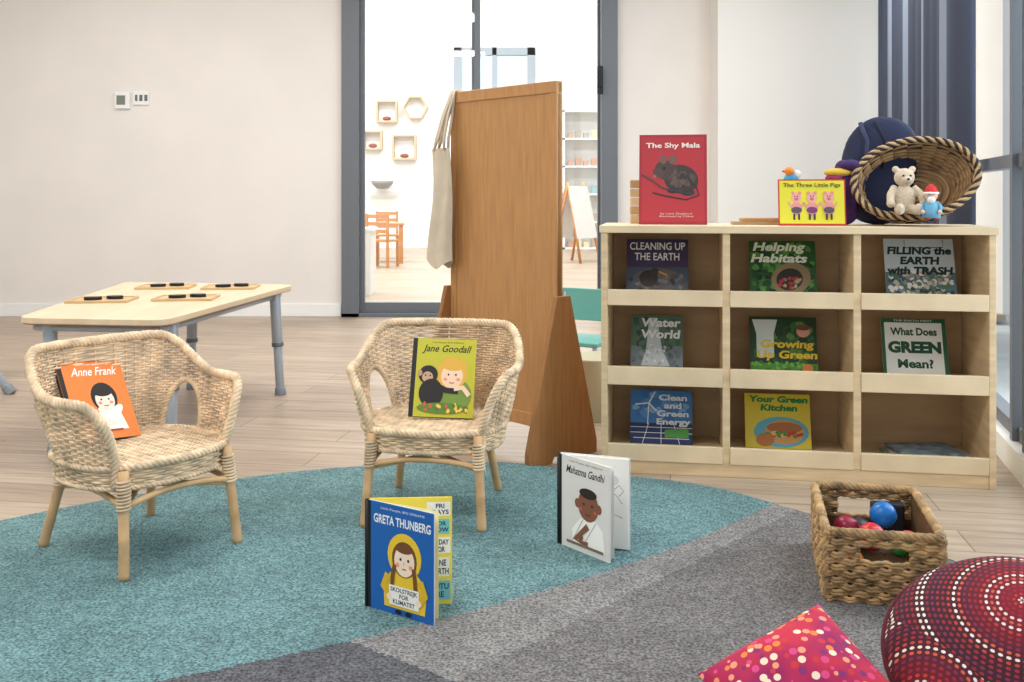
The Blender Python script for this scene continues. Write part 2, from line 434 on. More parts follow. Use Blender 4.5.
smallbook('picture_book_water',2,.188,.19,.21,(86,116,92),[('r',0,0,1,.45,(120,136,140)),('n',0,.3,1,1,60,.07,[(60,86,66),(96,120,96),(70,100,80)]),('n',0,0,1,.4,50,.06,[(110,120,124),(140,150,152),(90,96,100)]),('p',[(.35,.95),(.5,.95),(.6,.4),(.75,.1),(.2,.1),(.3,.4)],(205,212,214)),('n',.25,.05,.7,.5,20,.04,[(230,234,236),(180,190,192)]),('t','Water\nWorld',.58,.76,.76,.36,(245,248,245),.1,.003)])
smallbook('picture_book_green',2,.64,.235,.212,(34,66,38),[('n',.0,0,1,1,120,.08,[(50,110,50),(90,140,60),(30,60,34),(40,80,44)]),('p',[(.1,.3),(.36,.3),(.36,.7),(.42,.95),(.04,.95),(.1,.7)],(220,230,224)),('r',.0,0,1,.2,(80,150,50)),('n',0,0,1,.25,40,.04,[(120,180,70),(60,120,40)]),('e',.8,.75,.1,.1,(220,160,130)),('e',.8,.82,.11,.05,(120,70,50)),('e',.85,.12,.08,.08,(220,130,50)),('t','Growing\nUp Green',.55,.42,.9,.36,(246,210,50),.1,.003)])
smallbook('picture_book_meaning',2,1.09,.218,.215,(240,242,236),[('r',0,.93,1,1,(30,100,60)),('r',.94,0,1,1,(30,100,60)),('r',0,0,.05,1,(30,100,60)),('t','THE EARTH FIRST',.5,.965,.6,.03,W_),('t','What Does',.5,.78,.72,.13,(24,80,44),0,.003),('t','GREEN',.5,.52,.82,.2,(24,80,44),0,.005),('t','Mean?',.5,.25,.55,.15,(24,80,44),0,.003)])
smallbook('picture_book_energy',3,.204,.225,.195,(66,130,196),[('n',0,.4,1,1,40,.08,[(90,150,210),(60,120,190),(130,180,225)]),('r',0,0,1,.38,(34,54,110)),('l',[(.05,.1),(.95,.1)],.012,W_),('l',[(.0,.2),(1,.2)],.012,W_),('l',[(.0,.3),(1,.3)],.012,W_),('l',[(.2,.0),(.3,.38)],.012,W_),('l',[(.5,.0),(.5,.38)],.012,W_),('l',[(.8,0),(.7,.38)],.012,W_),('l',[(.28,.35),(.3,.75)],.02,W_),('l',[(.3,.75),(.08,.72)],.025,W_),('l',[(.3,.75),(.4,.97)],.025,W_),('l',[(.3,.75),(.43,.6)],.025,W_),('p',[(.56,.12),(.94,.12),(.94,.3),(.56,.26)],(90,170,70)),('t','Clean\nand\nGreen\nEnergy',.7,.62,.55,.6,(240,246,250),0,.003)])
smallbook('picture_book_kitchen',3,.62,.23,.195,(226,206,60),[('e',.55,.3,.42,.28,(96,180,200)),('e',.6,.3,.3,.22,(214,160,90)),('e',.6,.38,.27,.1,(180,110,56)),('n',.3,.18,.9,.34,30,.045,[(80,150,60),(200,60,40),(230,200,120)]),('e',.3,.15,.14,.12,(190,120,60)),('t','Your Green\nKitchen',.52,.82,.9,.28,(40,140,70),.1,.004)])
sb=MB(); 
for k,(c_,a) in enumerate([((150,170,150),.1),((190,180,165),-.05),((120,140,150),.2)]):
    M=rotz((1.09+.01*k,.16,.0625+.0095*k),a); sb.box(-.11,.11,-.08,.08,0,.009,mat(c_,.5,var=.3,scale=30),M)
sb.obj('book_stack',M=Ms)

# large red picture book
o=Ms@Vector((.247,.13,SH))
mala=[('r',.04,.03,.96,.97,(178,52,60)),('e',.62,.5,.26,.16,(66,54,54),-18),('e',.4,.6,.17,.11,(76,62,60),-25),('e',.36,.72,.055,.05,(120,84,78)),('e',.5,.72,.06,.055,(120,84,78)),('e',.29,.57,.09,.05,(84,68,64),-30),('e',.37,.62,.02,.015,BK),('e',.23,.53,.025,.018,(150,100,96)),('l',[(.84,.42),(.88,.32),(.7,.27),(.4,.31),(.2,.35)],.018,(60,42,44)),('e',.5,.37,.08,.03,(60,46,46)),('e',.72,.35,.1,.035,(60,46,46)),
 ('n',.42,.38,.85,.62,45,.04,[(58,48,50),(86,70,66),(100,82,76)]),('l',[(.04,.55),(.2,.48),(.35,.4),(.8,.33)],.014,(36,70,72)),('t','The Shy Mala',.5,.87,.8,.075,(240,225,215),0,.002),('t','by Liana Shepherd\nillustrated by Chloe',.55,.1,.5,.055,(225,200,195))]
book('picture_book_possum',frame(o,sxd,syd*.06+Vector((0,0,.33))),.242,.33,.01,(162,46,54),mala)
def pig(cx):
    return [('e',cx,.36,.085,.15,(225,150,150)),('e',cx,.6,.075,.11,(235,165,160)),('e',cx-.05,.7,.025,.04,(225,140,140)),('e',cx+.05,.7,.025,.04,(225,140,140)),('e',cx,.57,.03,.035,(200,110,115)),('r',cx-.05,.12,cx-.02,.25,(60,50,60)),('r',cx+.02,.12,cx+.05,.25,(60,50,60)),('e',cx,.33,.08,.07,(120,60,110) if cx>.4 and cx<.6 else (90,80,90)),('e',cx-.02,.63,.008,.015,BK),('e',cx+.02,.63,.008,.015,BK),('l',[(cx-.08,.4),(cx-.12,.5)],.03,(225,150,150)),('l',[(cx+.08,.4),(cx+.12,.5)],.03,(225,150,150))]
o=Ms@Vector((.722,.07,SH))
pb=book('picture_book_pigs',frame(o,sxd,syd*.03+Vector((0,0,.165))),.225,.162,.012,(190,60,44),[('r',.02,.04,.98,.97,(224,216,60))]+pig(.27)+pig(.5)+pig(.75)+[('t','The Three Little Pigs',.5,.86,.85,.11,(60,30,30),0,.001)])

# biography storybooks
anne=[('t','Little People, BIG DREAMS',.55,.95,.5,.025,W_),('t','Anne Frank',.55,.86,.72,.11,W_,.35,.001)]+person(.60,.5,.95,(248,226,210),(30,24,24),(245,240,232))+[('e',.68,.3,.2,.06,(245,240,232),40),('e',.5,.36,.05,.04,(248,226,210)),('l',[(.4,.1),(.75,.1)],.02,(150,60,30)),('e',.56,.2,.1,.04,(248,226,210))]
book('storybook_orange',frame((-1.112,2.755,.296),(.115,.158,-.018),(-.117,.08,.2)),.197,.243,.013,(232,130,58),anne,spine=BK,back=BK)
jane=[('t','Little People, BIG DREAMS',.55,.95,.5,.025,BK),('t','Jane Goodall',.54,.86,.78,.12,BK,.35,.001),('e',.62,.28,.34,.24,(120,150,60)),('e',.64,.56,.24,.21,(226,176,70)),('e',.64,.52,.17,.155,(246,212,180)),('e',.66,.67,.2,.08,(226,176,70)),('e',.585,.54,.015,.013,BK),('e',.7,.54,.015,.013,BK),('l',[(.6,.44),(.64,.43),(.68,.44)],.012,(190,60,60)),('e',.54,.48,.03,.02,(238,150,120)),('e',.74,.48,.03,.02,(238,150,120)),
  ('e',.27,.53,.15,.12,(34,28,30)),('e',.14,.55,.035,.04,(190,150,120)),('e',.26,.5,.085,.07,(200,160,130)),('e',.23,.52,.012,.012,BK),('e',.3,.52,.012,.012,BK),('e',.33,.3,.19,.18,(34,28,30)),('l',[(.35,.42),(.55,.34),(.75,.33)],.07,(34,28,30)),('l',[(.92,.28),(.82,.38),(.68,.36)],.06,(246,212,180)),('e',.5,.11,.38,.07,(96,130,50)),('n',.2,.04,.95,.2,22,.035,[(90,120,50),(240,200,80),(210,90,60)])]
book('storybook_yellow',frame((-.217,3.035,.294),(.204,.0,-.008),(.042,.095,.222)),.197,.243,.013,(196,190,54),jane,spine=BK,back=BK)
greta=[('t','Little People, BIG DREAMS',.55,.95,.65,.028,(230,235,245)),('t','GRETA THUNBERG',.54,.85,.85,.085,(235,240,240),0,.002),
 ('p',[(.28,.06),(.88,.06),(.9,.2),(.84,.36),(.74,.43),(.44,.43),(.32,.34),(.27,.2)],(236,200,50)),('e',.58,.55,.25,.21,(236,200,50)),('e',.58,.52,.185,.165,(120,74,40)),('e',.58,.505,.15,.14,(250,226,200)),('e',.58,.62,.13,.045,(120,74,40)),('e',.525,.52,.016,.014,BK),('e',.64,.52,.016,.014,BK),('l',[(.57,.5),(.575,.475),(.59,.475)],.007,(200,140,110)),('l',[(.55,.435),(.61,.435)],.01,(160,60,60)),('e',.48,.465,.03,.02,(240,160,130)),('e',.68,.465,.03,.02,(240,160,130)),
 ('l',[(.44,.46),(.41,.36),(.4,.26)],.045,(120,74,40)),('l',[(.72,.46),(.74,.36),(.75,.26)],.045,(120,74,40)),('l',[(.34,.36),(.27,.24),(.38,.16)],.07,(220,180,40)),('l',[(.82,.36),(.89,.24),(.8,.16)],.07,(220,180,40)),('r',.36,.09,.8,.27,(244,242,232)),('t','SKOLSTREJK\nFOR\nKLIMATET',.58,.18,.4,.15,(40,50,80),0,.002),('e',.36,.16,.04,.03,(250,226,200)),('e',.8,.16,.04,.03,(250,226,200)),('e',.5,.035,.05,.02,BK),('e',.65,.035,.05,.02,BK)]
def openbook(name,Bs,dirA,dirB,h,cover,items,inner,backcover):
    A=Vector(dirA).normalized(); B=Vector(dirB).normalized(); w=.197
    o=book(name,frame(Vector(Bs)+A*w/2,A,(0,0,1)),w,h,.006,cover,items,spine=BK,back=(235,235,230))
    mb=MB(); MBm=frame(Vector(Bs)+B*w/2,B,(0,0,1)); texts=[]
    mb.box(-w/2,w/2,.004,.0065,0,h,mat(backcover,.4)); mb.box(-w/2,w/2-.003,-.003,.004,.003,h-.003,M_page)
    deco(mb,inner,w,h,-.003,texts)
    p=mb.obj('rear_pages'); p.parent=o; p.matrix_local=o.matrix_local.inverted()@MBm
    for it,y in texts:
        _,s_,u,v,W,H,c=it[:7]; add_text(p,s_,(u-.5)*w,v*h,W*w,H*h,y,c,bold=.002)
    for q in (.12,.22):
        D=(A*(1-q)+B*q).normalized(); mb=MB(); vs=[]
        n=Vector((-D.y,D.x,0))
        for i in range(9):
            tt=i/8; pnt=D*(w-.006)*tt+n*.006*math.sin(tt*pi)
            vs+=[(pnt.x,pnt.y,.003),(pnt.x,pnt.y,h-.003)]
        mb.add(vs,[(2*i,2*i+2,2*i+3,2*i+1) for i in range(8)],mat((244,236,190),.8) if name.endswith('blue') else M_page,True)
        lf=mb.obj('leaf'); lf.parent=o; lf.matrix_local=o.matrix_local.inverted()@Matrix.Translation(Vector(Bs))
    mb=MB(); mb.tube([(0,0,0),(0,0,h)],.006,M_black,8); sp=mb.obj('spine'); sp.parent=o; sp.matrix_local=o.matrix_local.inverted()@Matrix.Translation(Vector(Bs))
inner=[('r',0,0,1,1,(238,222,90)),('r',.7,.83,.98,.96,W_),('r',.72,.66,.97,.8,(120,200,210)),('r',.7,.48,.98,.63,W_),('r',.7,.26,.97,.44,(240,240,230)),('r',.72,.04,.98,.22,(120,200,210)),('t','FRI\nDAYS',.86,.895,.2,.1,(30,60,120)),('t','FOR\nNOW',.86,.73,.2,.1,(30,60,120)),('t','TODAY\nFOR',.86,.55,.2,.12,(30,60,120)),('t','ONE\nEARTH',.86,.35,.2,.14,(30,60,120)),('t','FUTU\nRE',.86,.13,.2,.13,(30,60,120))]
openbook('storybook_blue',(-.337,2.330,RZ),(.17,-.113,0),(.218,.015,0),.248,(30,98,176),greta,inner,(235,205,50))
gand=[('t','Little People, BIG DREAMS',.55,.95,.65,.025,(90,90,90)),('t','Mahatma Gandhi',.54,.86,.76,.085,BK,.35,.001),('p',[(.3,.06),(.92,.06),(.88,.3),(.74,.38),(.44,.36),(.28,.22)],(250,250,246)),('l',[(.3,.1),(.5,.36)],.012,(190,185,180)),('l',[(.5,.08),(.75,.36)],.012,(190,185,180)),
 ('e',.6,.52,.2,.17,(134,86,64)),('e',.39,.52,.05,.05,(134,86,64)),('e',.81,.52,.05,.05,(134,86,64)),('e',.6,.65,.17,.055,(50,36,32)),('e',.52,.53,.018,.016,BK),('e',.68,.53,.018,.016,BK),('l',[(.55,.43),(.6,.42),(.65,.43)],.012,(90,40,36)),('e',.46,.47,.03,.02,(190,100,80)),('e',.74,.47,.03,.02,(190,100,80)),('l',[(.6,.3),(.35,.12),(.6,.1)],.07,(134,86,64)),('r',.18,.06,.9,.09,(120,110,100)),('e',.45,.16,.06,.04,(134,86,64))]
inn2=[('l',[(.5+.4*math.sin(i*1.9)*.9*((i%5)/5),.1+.8*i/24) for i in range(25)],.006,(150,150,155)),('e',.75,.75,.1,.06,(215,215,215)),('l',[(.6,.2),(.7,.4),(.9,.35)],.008,(140,140,140)),('l',[(.55,.5),(.8,.6),(.9,.5)],.008,(140,140,140)),('l',[(.75,.62),(.85,.7),(.92,.64),(.85,.58)],.008,(150,150,150))]
openbook('storybook_white',(.13,2.75,RZ),(.126,-.154,0),(.196,-.066,0),.248,(226,224,220),gand,inn2,(225,222,218))

# ------------------------------------------------------------ wicker chairs
def wicker_chair(name,loc,facing):
    mb=MB(); A=math.radians(138); SZ=.268
    def sp(v,e): return math.copysign(abs(v)**e,v)
    def P(u,h):
        f=max(0,min(1,h/.28)); f=f**.8
        rx=.212+.060*f; ry=.185+.05*f; a=u*A
        return Vector((rx*sp(math.sin(a),.65),ry*sp(math.cos(a),.8),SZ+h))
    def nrm(u):
        a=u*A; v=Vector((math.sin(a),math.cos(a),0)); return v.normalized()
    def sm(x): x=max(0,min(1,x)); return x*x*(3-2*x)
    def H(u):
        q=abs(u); h=.165+.105*sm((.66-q)/.42)
        if q>.80: h*=math.sqrt(max(0,1-((q-.80)/.20)**2))
        return h
    HC,HW,HH=.45,.15,.138
    def hole(u,h):
        q=abs(abs(u)-HC)/HW
        return q<1 and h<HH*math.sqrt(max(0,1-q*q))
    ns=46; NS=ns*4; k=0; h=.004
    while h<.30:
        run=[]
        for i in range(NS+1):
            u=-1+2*i/NS
            if h<=H(u)-.004 and not hole(u,h):
                run.append(P(u,h)+nrm(u)*.0038*math.cos(pi*i/4+pi*k))
            else:
                if len(run)>2: mb.tube(run,.0032,M_wick,5)
                run=[]
        if len(run)>2: mb.tube(run,.0032,M_wick,5)
        k+=1; h+=.0076
    for j in range(1,ns):
        u=-1+2*j/ns; hh=H(u)
        q=abs(abs(u)-HC)/HW
        h0=HH*math.sqrt(max(0,1-q*q)) if q<1 else 0
        pts=[P(u,h0+(hh-h0)*i/6) for i in range(7)]
        if hh-h0>.02: mb.tube(pts,.0032,M_wick,5)
    # rim rope
    rim=[P(u,H(u)) for u in [(-1+2*i/120) for i in range(121)]]
    rim=[P(-1,-.05)]+rim+[P(1,-.05)]
    mb.tube(rim,.010,M_wick2,6); mb.rope(rim,.0078,.0068,M_wick,turns=20,k=4)
    for sgn in (-1,1):
        arc=[]
        for i in range(25):
            q=-math.cos(pi*i/24); arc.append(P(sgn*(HC+HW*q),max(0,HH*math.sqrt(max(0,1-q*q)))))
        mb.rope(arc,.005,.0052,M_wick,turns=30,k=3)
    # seat outline
    base=[P(-1+2*i/60,0) for i in range(61)]
    e=base[-1]; s0=base[0]
    front=[]
    for i in range(1,14):
        t=i/14; x=e.x+(s0.x-e.x)*t; y=e.y-.045*max(0,math.sin(pi*t))**.6; front.append(Vector((x,y,SZ)))
    outl=base+front
    mb.rope(outl,.006,.0065,M_wick,turns=24,k=3,closed=True)
    # seat plate & weave
    mb.prism([(p.x*.97,p.y*.97) for p in outl],SZ-.012,SZ-.006,M_wick2)
    ys=[p.y for p in outl]; y=min(ys)+.006; k=0
    while y<max(ys)-.004:
        xs=[]
        for a,b in zip(outl,outl[1:]+outl[:1]):
            if (a.y-y)*(b.y-y)<0: xs.append(a.x+(b.x-a.x)*(y-a.y)/(b.y-a.y))
        if len(xs)>=2:
            x0,x1=min(xs),max(xs); n=int((x1-x0)/.0055)
            if n>3:
                pts=[]
                for i in range(n+1):
                    x=x0+(x1-x0)*i/n
                    pts.append((x,y,SZ+.001+.0032*math.cos(pi*x/.022+pi*k)))
                mb.tube(pts,.0037,M_wick,5)
        y+=.0074; k+=1
    # apron
    L=[0]
    ol=outl+[outl[0]]
    for a,b in zip(ol,ol[1:]): L.append(L[-1]+(b-a).length)
    NN=200; ev=[];j=0
    for i in range(NN):
        d=L[-1]*i/NN
        while L[j+1]<d: j+=1
        ev.append(ol[j].lerp(ol[j+1],(d-L[j])/max(1e-9,L[j+1]-L[j])))
    for k in range(6):
        z=SZ-.008-.0074*k; pts=[]
        for i,p in enumerate(ev):
            d=Vector((p.x,p.y,0)).normalized()*(.0034*math.cos(pi*i/4+pi*k)-.0015*k)
            pts.append((p.x+d.x,p.y+d.y,z))
        mb.tube(pts,.0038,M_wick,5,closed=True)
    mb.rope([Vector((p.x*.96,p.y*.96,SZ-.054)) for p in outl],.004,.005,M_wick,turns=26,k=3,closed=True)
    # legs
    tops=[(-.155,-.165),(.155,-.165),(.125,.14),(-.125,.14)]; bots=[(-.172,-.195),(.172,-.195),(.165,.205),(-.165,.205)]
    def LP(i,z):
        q=1-z/SZ; return Vector((tops[i][0]+(bots[i][0]-tops[i][0])*q,tops[i][1]+(bots[i][1]-tops[i][1])*q,z))
    for i in range(4):
        mb.tube([LP(i,.0),LP(i,.01),LP(i,.09),LP(i,.095),LP(i,.1),LP(i,.2),LP(i,.262)],[.0125,.0135,.013,.0142,.013,.0135,.014],M_pole,12)
        co=[]
        for q in range(9*10):
            z=.165+.075*q/90; c=LP(i,z); th=2*pi*q/10
            co.append(c+Vector((math.cos(th),math.sin(th),0))*.0155)
        mb.tube(co,.0038,M_wick,5)
    for a,b in ((0,1),(1,2),(2,3),(3,0)):
        pa=LP(a,.17); pb=LP(b,.17)
        pts=[pa.lerp(pb,i/14)+Vector((0,0,.022*max(0,math.sin(pi*i/14))**.7)) for i in range(15)]
        mb.tube(pts,.0085,M_pole,8)
    for a,b in ((0,2),(1,3)):
        mb.tube([LP(a,.165),LP(b,.165)],.008,M_pole,8)
    f=Vector(facing).normalized(); th=math.atan2(f[0],-f[1])
    return mb.obj(name,M=rotz(loc,th))
wicker_chair('wicker_armchair',(-.233,3.06,RZ),(-.12,-.99,0))
wicker_chair('wicker_armchair',(-1.015,2.735,RZ),(.80,-.60,0))

# ------------------------------------------------------------ board divider + tote
A=Vector((.175,3.67,0)); B=Vector((-.24,4.11,0)); dr=(A-B).normalized()
Mb=frame(B,dr,(0,0,1)); BW=(A-B).length
b=MB()
b.box(0,BW,-.012,.012,.12,1.385,M_orange)
for (x0,x1,z0,z1) in ((0,BW,1.345,1.39),(0,BW,.10,.15),(0,.035,.15,1.345),(BW-.035,BW,.15,1.345)):
    b.box(x0,x1,-.017,.017,z0,z1,M_orange)
for x in (-.022,BW):
    Mf=Matrix.Translation((x,0,0))@Matrix(((0,0,1,0),(1,0,0,0),(0,1,0,0),(0,0,0,1)))
    b.prism([(-.18,0),(-.06,0),(-.05,.02),(.05,.02),(.06,0),(.18,0),(.18,.05),(.035,.60),(-.035,.60),(-.18,.05)],0,.022,M_orange2,Mf)
b.obj('wooden_divider_panel',M=Mb,bevel=.003)
# tote bag hanging from left end top, in front of the panel's edge
cloth=mat((214,200,178),.9,'canvas',var=.06,scale=10,bump=.2,bscale=25)
tb=MB(); n=14; rows=24; OY=-.062; OX=.045
vs=[];fs=[]
for side in (0,1):
    for r in range(rows+1):
        tz=r/rows; z=1.16-.47*tz
        for i in range(n+1):
            u=i/n; wdt=.12+.04*tz
            x=OX-.05-wdt/2+wdt*u; thick=(.012+.022*tz)*max(0,math.sin(pi*u))**.5
            y=OY+(-1 if side==0 else 1)*thick+.009*math.sin(u*11+tz*2)*(1-.5*tz)
            if r==rows: z=1.16-.47+.02*math.sin(u*pi*2+1)
            vs.append((x+.01*math.sin(tz*5),y,z))
for side in (0,1):
    o=side*(rows+1)*(n+1)
    for r in range(rows):
        for i in range(n):
            a=o+r*(n+1)+i; fs.append((a,a+1,a+n+2,a+n+1))
tb.add(vs,fs,cloth,True)
for yy in (-.01,.012):
    for k in (0,.007,.014):
        tb.tube([(OX-.085,OY+yy,1.15),(OX-.07+k,OY+yy,1.2),(OX-.05+k,OY+.02+yy,1.3),(OX-.04+k,-.023,1.375),(OX-.038+k,-.02,1.396),(OX-.038+k,.02,1.396),(OX-.038+k,.024,1.36)],.005,cloth,6)
    tb.tube([(OX-.02,OY+yy,1.15),(OX-.018,OY+yy,1.2),(OX-.016,OY+.02+yy,1.3),(OX-.014,-.023,1.375),(OX-.013,-.02,1.396),(OX-.013,.02,1.396),(OX-.013,.024,1.36)],.006,cloth,6)
tb.obj('tote_bag',M=Mb)

# ------------------------------------------------------------ tables
M_ttop=mat((222,200,168),.4,'table_laminate',var=.05,scale=3,stretch=(6,1,1))
M_tedge=mat((184,142,98),.5,'table_edge')
M_leg=mat((166,175,184),.35,'blue_grey_leg',metal=.2)
def ktable(name,quad,legs,z=.52,origin=(0,0,0)):
    mb=MB(); P=[Vector(q) for q in quad]; R=.07; out=[]
    for i,p in enumerate(P):
        a=(P[i-1]-p).normalized(); c=(P[(i+1)%4]-p).normalized()
        p0=p+a*R; p2=p+c*R
        for j in range(7):
            t=j/6; out.append(p0*(1-t)**2+p*2*t*(1-t)+p2*t*t)
    cen=sum(P,Vector((0,0)))/4
    mb.prism([(p.x,p.y) for p in out],z-.022,z,M_ttop)
    mb.prism([(cen.x+(p.x-cen.x)*.995,cen.y+(p.y-cen.y)*.995) for p in out],z-.026,z-.022,M_tedge)
    ins=[(cen.x+(p.x-cen.x)*.86,cen.y+(p.y-cen.y)*.9) for p in P]
    for i in range(4):
        a=Vector((*ins[i],z-.045)); c=Vector((*ins[(i+1)%4],z-.045)); mb.tube([a,c],.014,M_leg,8)
    for lg in legs:
        x,y=lg[0],lg[1]; dx=lg[2] if len(lg)>2 else 0
        def at(zz): return (x+dx*zz/z,y,zz)
        mb.cyl(at(.24),at(z-.026),.026,.026,M_leg,16); mb.cyl(at(.03),at(.26),.021,.021,M_leg,16)
        mb.cyl(at(0),at(.035),.028,.025,mat((130,138,146),.5),16); mb.cyl(at(.235),at(.255),.029,.029,M_frame,16)
    return mb.obj(name,bevel=.003)
ktable('children_table',[(-1.82,3.67),(-1.25,3.60),(-1.09,5.02),(-2.0,5.18)],[(-1.71,3.74,-.02),(-1.28,3.76),(-1.125,4.86,-.03),(-1.60,5.0)])
ktable('children_table',[(-3.6,4.2),(-2.72,4.2),(-2.82,5.3),(-3.6,5.3)],[(-3.5,4.3),(-2.44,4.88,-.42),(-3.5,5.1),(-2.95,5.15)])
def tray(x,y,a):
    mb=MB(); m=mat((206,174,130),.5,'tray_wood',var=.06,scale=8)
    mb.box(-.125,.125,-.1,.1,0,.006,m)
    for (x0,x1,y0,y1) in ((-.125,.125,-.1,-.09),(-.125,.125,.09,.1),(-.125,-.115,-.09,.09),(.115,.125,-.09,.09)): mb.box(x0,x1,y0,y1,.006,.010,m)
    for cx,cy,rt in ((-.035,-.015,.2),(.045,.02,-.3)):
        Mx=rotz((cx,cy,.006),rt); mb.prism([(.036*math.cos(2*pi*i/24),.028*math.sin(2*pi*i/24)) for i in range(24)],0,.013,M_black,Mx)
        mb.prism([(.022*math.cos(2*pi*i/24),.015*math.sin(2*pi*i/24)) for i in range(24)],.013,.0135,mat((90,84,80),.4),Mx)
    mb.obj('wooden_tray',M=rotz((x,y,.5205),a),bevel=.001)
tray(-1.74,4.25,.1); tray(-1.68,4.86,.1); tray(-1.41,4.33,.1); tray(-1.36,4.84,.1)

# ------------------------------------------------------------ seagrass basket
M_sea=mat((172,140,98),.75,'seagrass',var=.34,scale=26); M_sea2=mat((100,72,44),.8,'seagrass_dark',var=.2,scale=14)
sd=Vector((.97,-.22,0)).normalized()
bo=Vector((.742,2.36,RZ)); Mk=frame(bo,sd,(0,0,1)); KW,KD,KH=.258,.39,.163
k=MB()
def wallweave(mb,p0,p1,H,cut=None):
    p0=Vector(p0);p1=Vector(p1); L=(p1-p0).length; n=max(8,int(L/.006)); d=(p1-p0).normalized(); nn=Vector((d.y,-d.x,0))
    rows=int(H/.0145)
    for r in range(rows):
        z=.007+r*H/rows
        for sub in (-.0032,.0032):
            run=[]; zz=z+sub
            for i in range(n+1):
                u=i/n
                if cut and cut[0]<u<cut[1] and cut[2]<z<cut[3]:
                    if len(run)>2: mb.tube(run,.0052,M_sea,5)
                    run=[]; continue
                bul=.008*math.sin(pi*min(1,z/H))*math.sin(pi*u)
                run.append(p0.lerp(p1,u)+nn*(.0055*math.cos(pi*u*L/.026+pi*r)+bul)+Vector((0,0,zz+.0015*math.sin(i*1.7+r*3+sub*900))))
            if len(run)>2: mb.tube(run,.0052,M_sea,5)
C=[(0,0,0),(KW,0,0),(KW,KD,0),(0,KD,0)]
wallweave(k,C[0],C[1],KH,(.3,.7,.10,.14)); wallweave(k,C[1],C[2],KH); wallweave(k,C[2],C[3],KH,(.25,.75,.09,.14)); wallweave(k,C[3],C[0],KH)
ins=.006
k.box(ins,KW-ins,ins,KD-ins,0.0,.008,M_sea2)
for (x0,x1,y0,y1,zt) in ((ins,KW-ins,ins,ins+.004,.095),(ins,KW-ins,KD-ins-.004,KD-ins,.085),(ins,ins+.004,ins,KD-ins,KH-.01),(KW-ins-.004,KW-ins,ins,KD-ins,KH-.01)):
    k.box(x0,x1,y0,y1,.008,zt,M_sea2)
rim=[]
for i in range(4):
    a=Vector(C[i]);b_=Vector(C[(i+1)%4])
    for j in range(10): rim.append(a.lerp(b_,(j+.5)/10)+Vector((0,0,KH)))
k.rope(rim,.006,.0062,M_sea,turns=18,k=4,closed=True)
for i in range(4): k.rope([Vector(C[i])+Vector((0,0,.005)),Vector(C[i])+Vector((0,0,KH))],.003,.0055,M_sea,turns=20,k=3)
k.obj('seagrass_basket',M=Mk)
for nm,(x,y,z,r),c in (('toy_ball',(.160,.25,.135,.033),(20,110,190)),('toy_ball',(.115,.12,.118,.034),(205,40,50)),('toy_ball',(.180,.10,.108,.026),(60,150,70)),('toy_ball',(.15,.18,.085,.03),(235,225,220)),('toy_ball',(.07,.25,.095,.032),(150,30,60)),('toy_ball',(.222,.08,.1,.020),(230,190,60)),('toy_ball',(.21,.18,.09,.03),(220,80,90)),('toy_ball',(.06,.17,.07,.034),(50,60,120)),('toy_ball',(.11,.31,.07,.034),(60,60,70)),('toy_ball',(.06,.07,.07,.034),(200,120,60)),('toy_ball',(.14,.06,.05,.034),(70,60,60))):
    mb=MB(); mb.ell((0,0,0),r,mat(c,.3),seg=24,rings=16)
    mb.tube([(r*1.0*math.cos(a),r*1.0*math.sin(a),0) for a in [2*pi*i/24 for i in range(24)]],.0012,mat(tuple(int(q*.7) for q in c),.4),5,closed=True)
    mb.obj(nm,M=Mk@Matrix.Translation((x,y,z))@Matrix.Rotation(.6,4,'X'))
lb=MB(); lb.box(.14,.225,.33,.36,.06,.14,mat((34,36,44),.5)); lb.obj('dark_toy_box',M=Mk,bevel=.006)

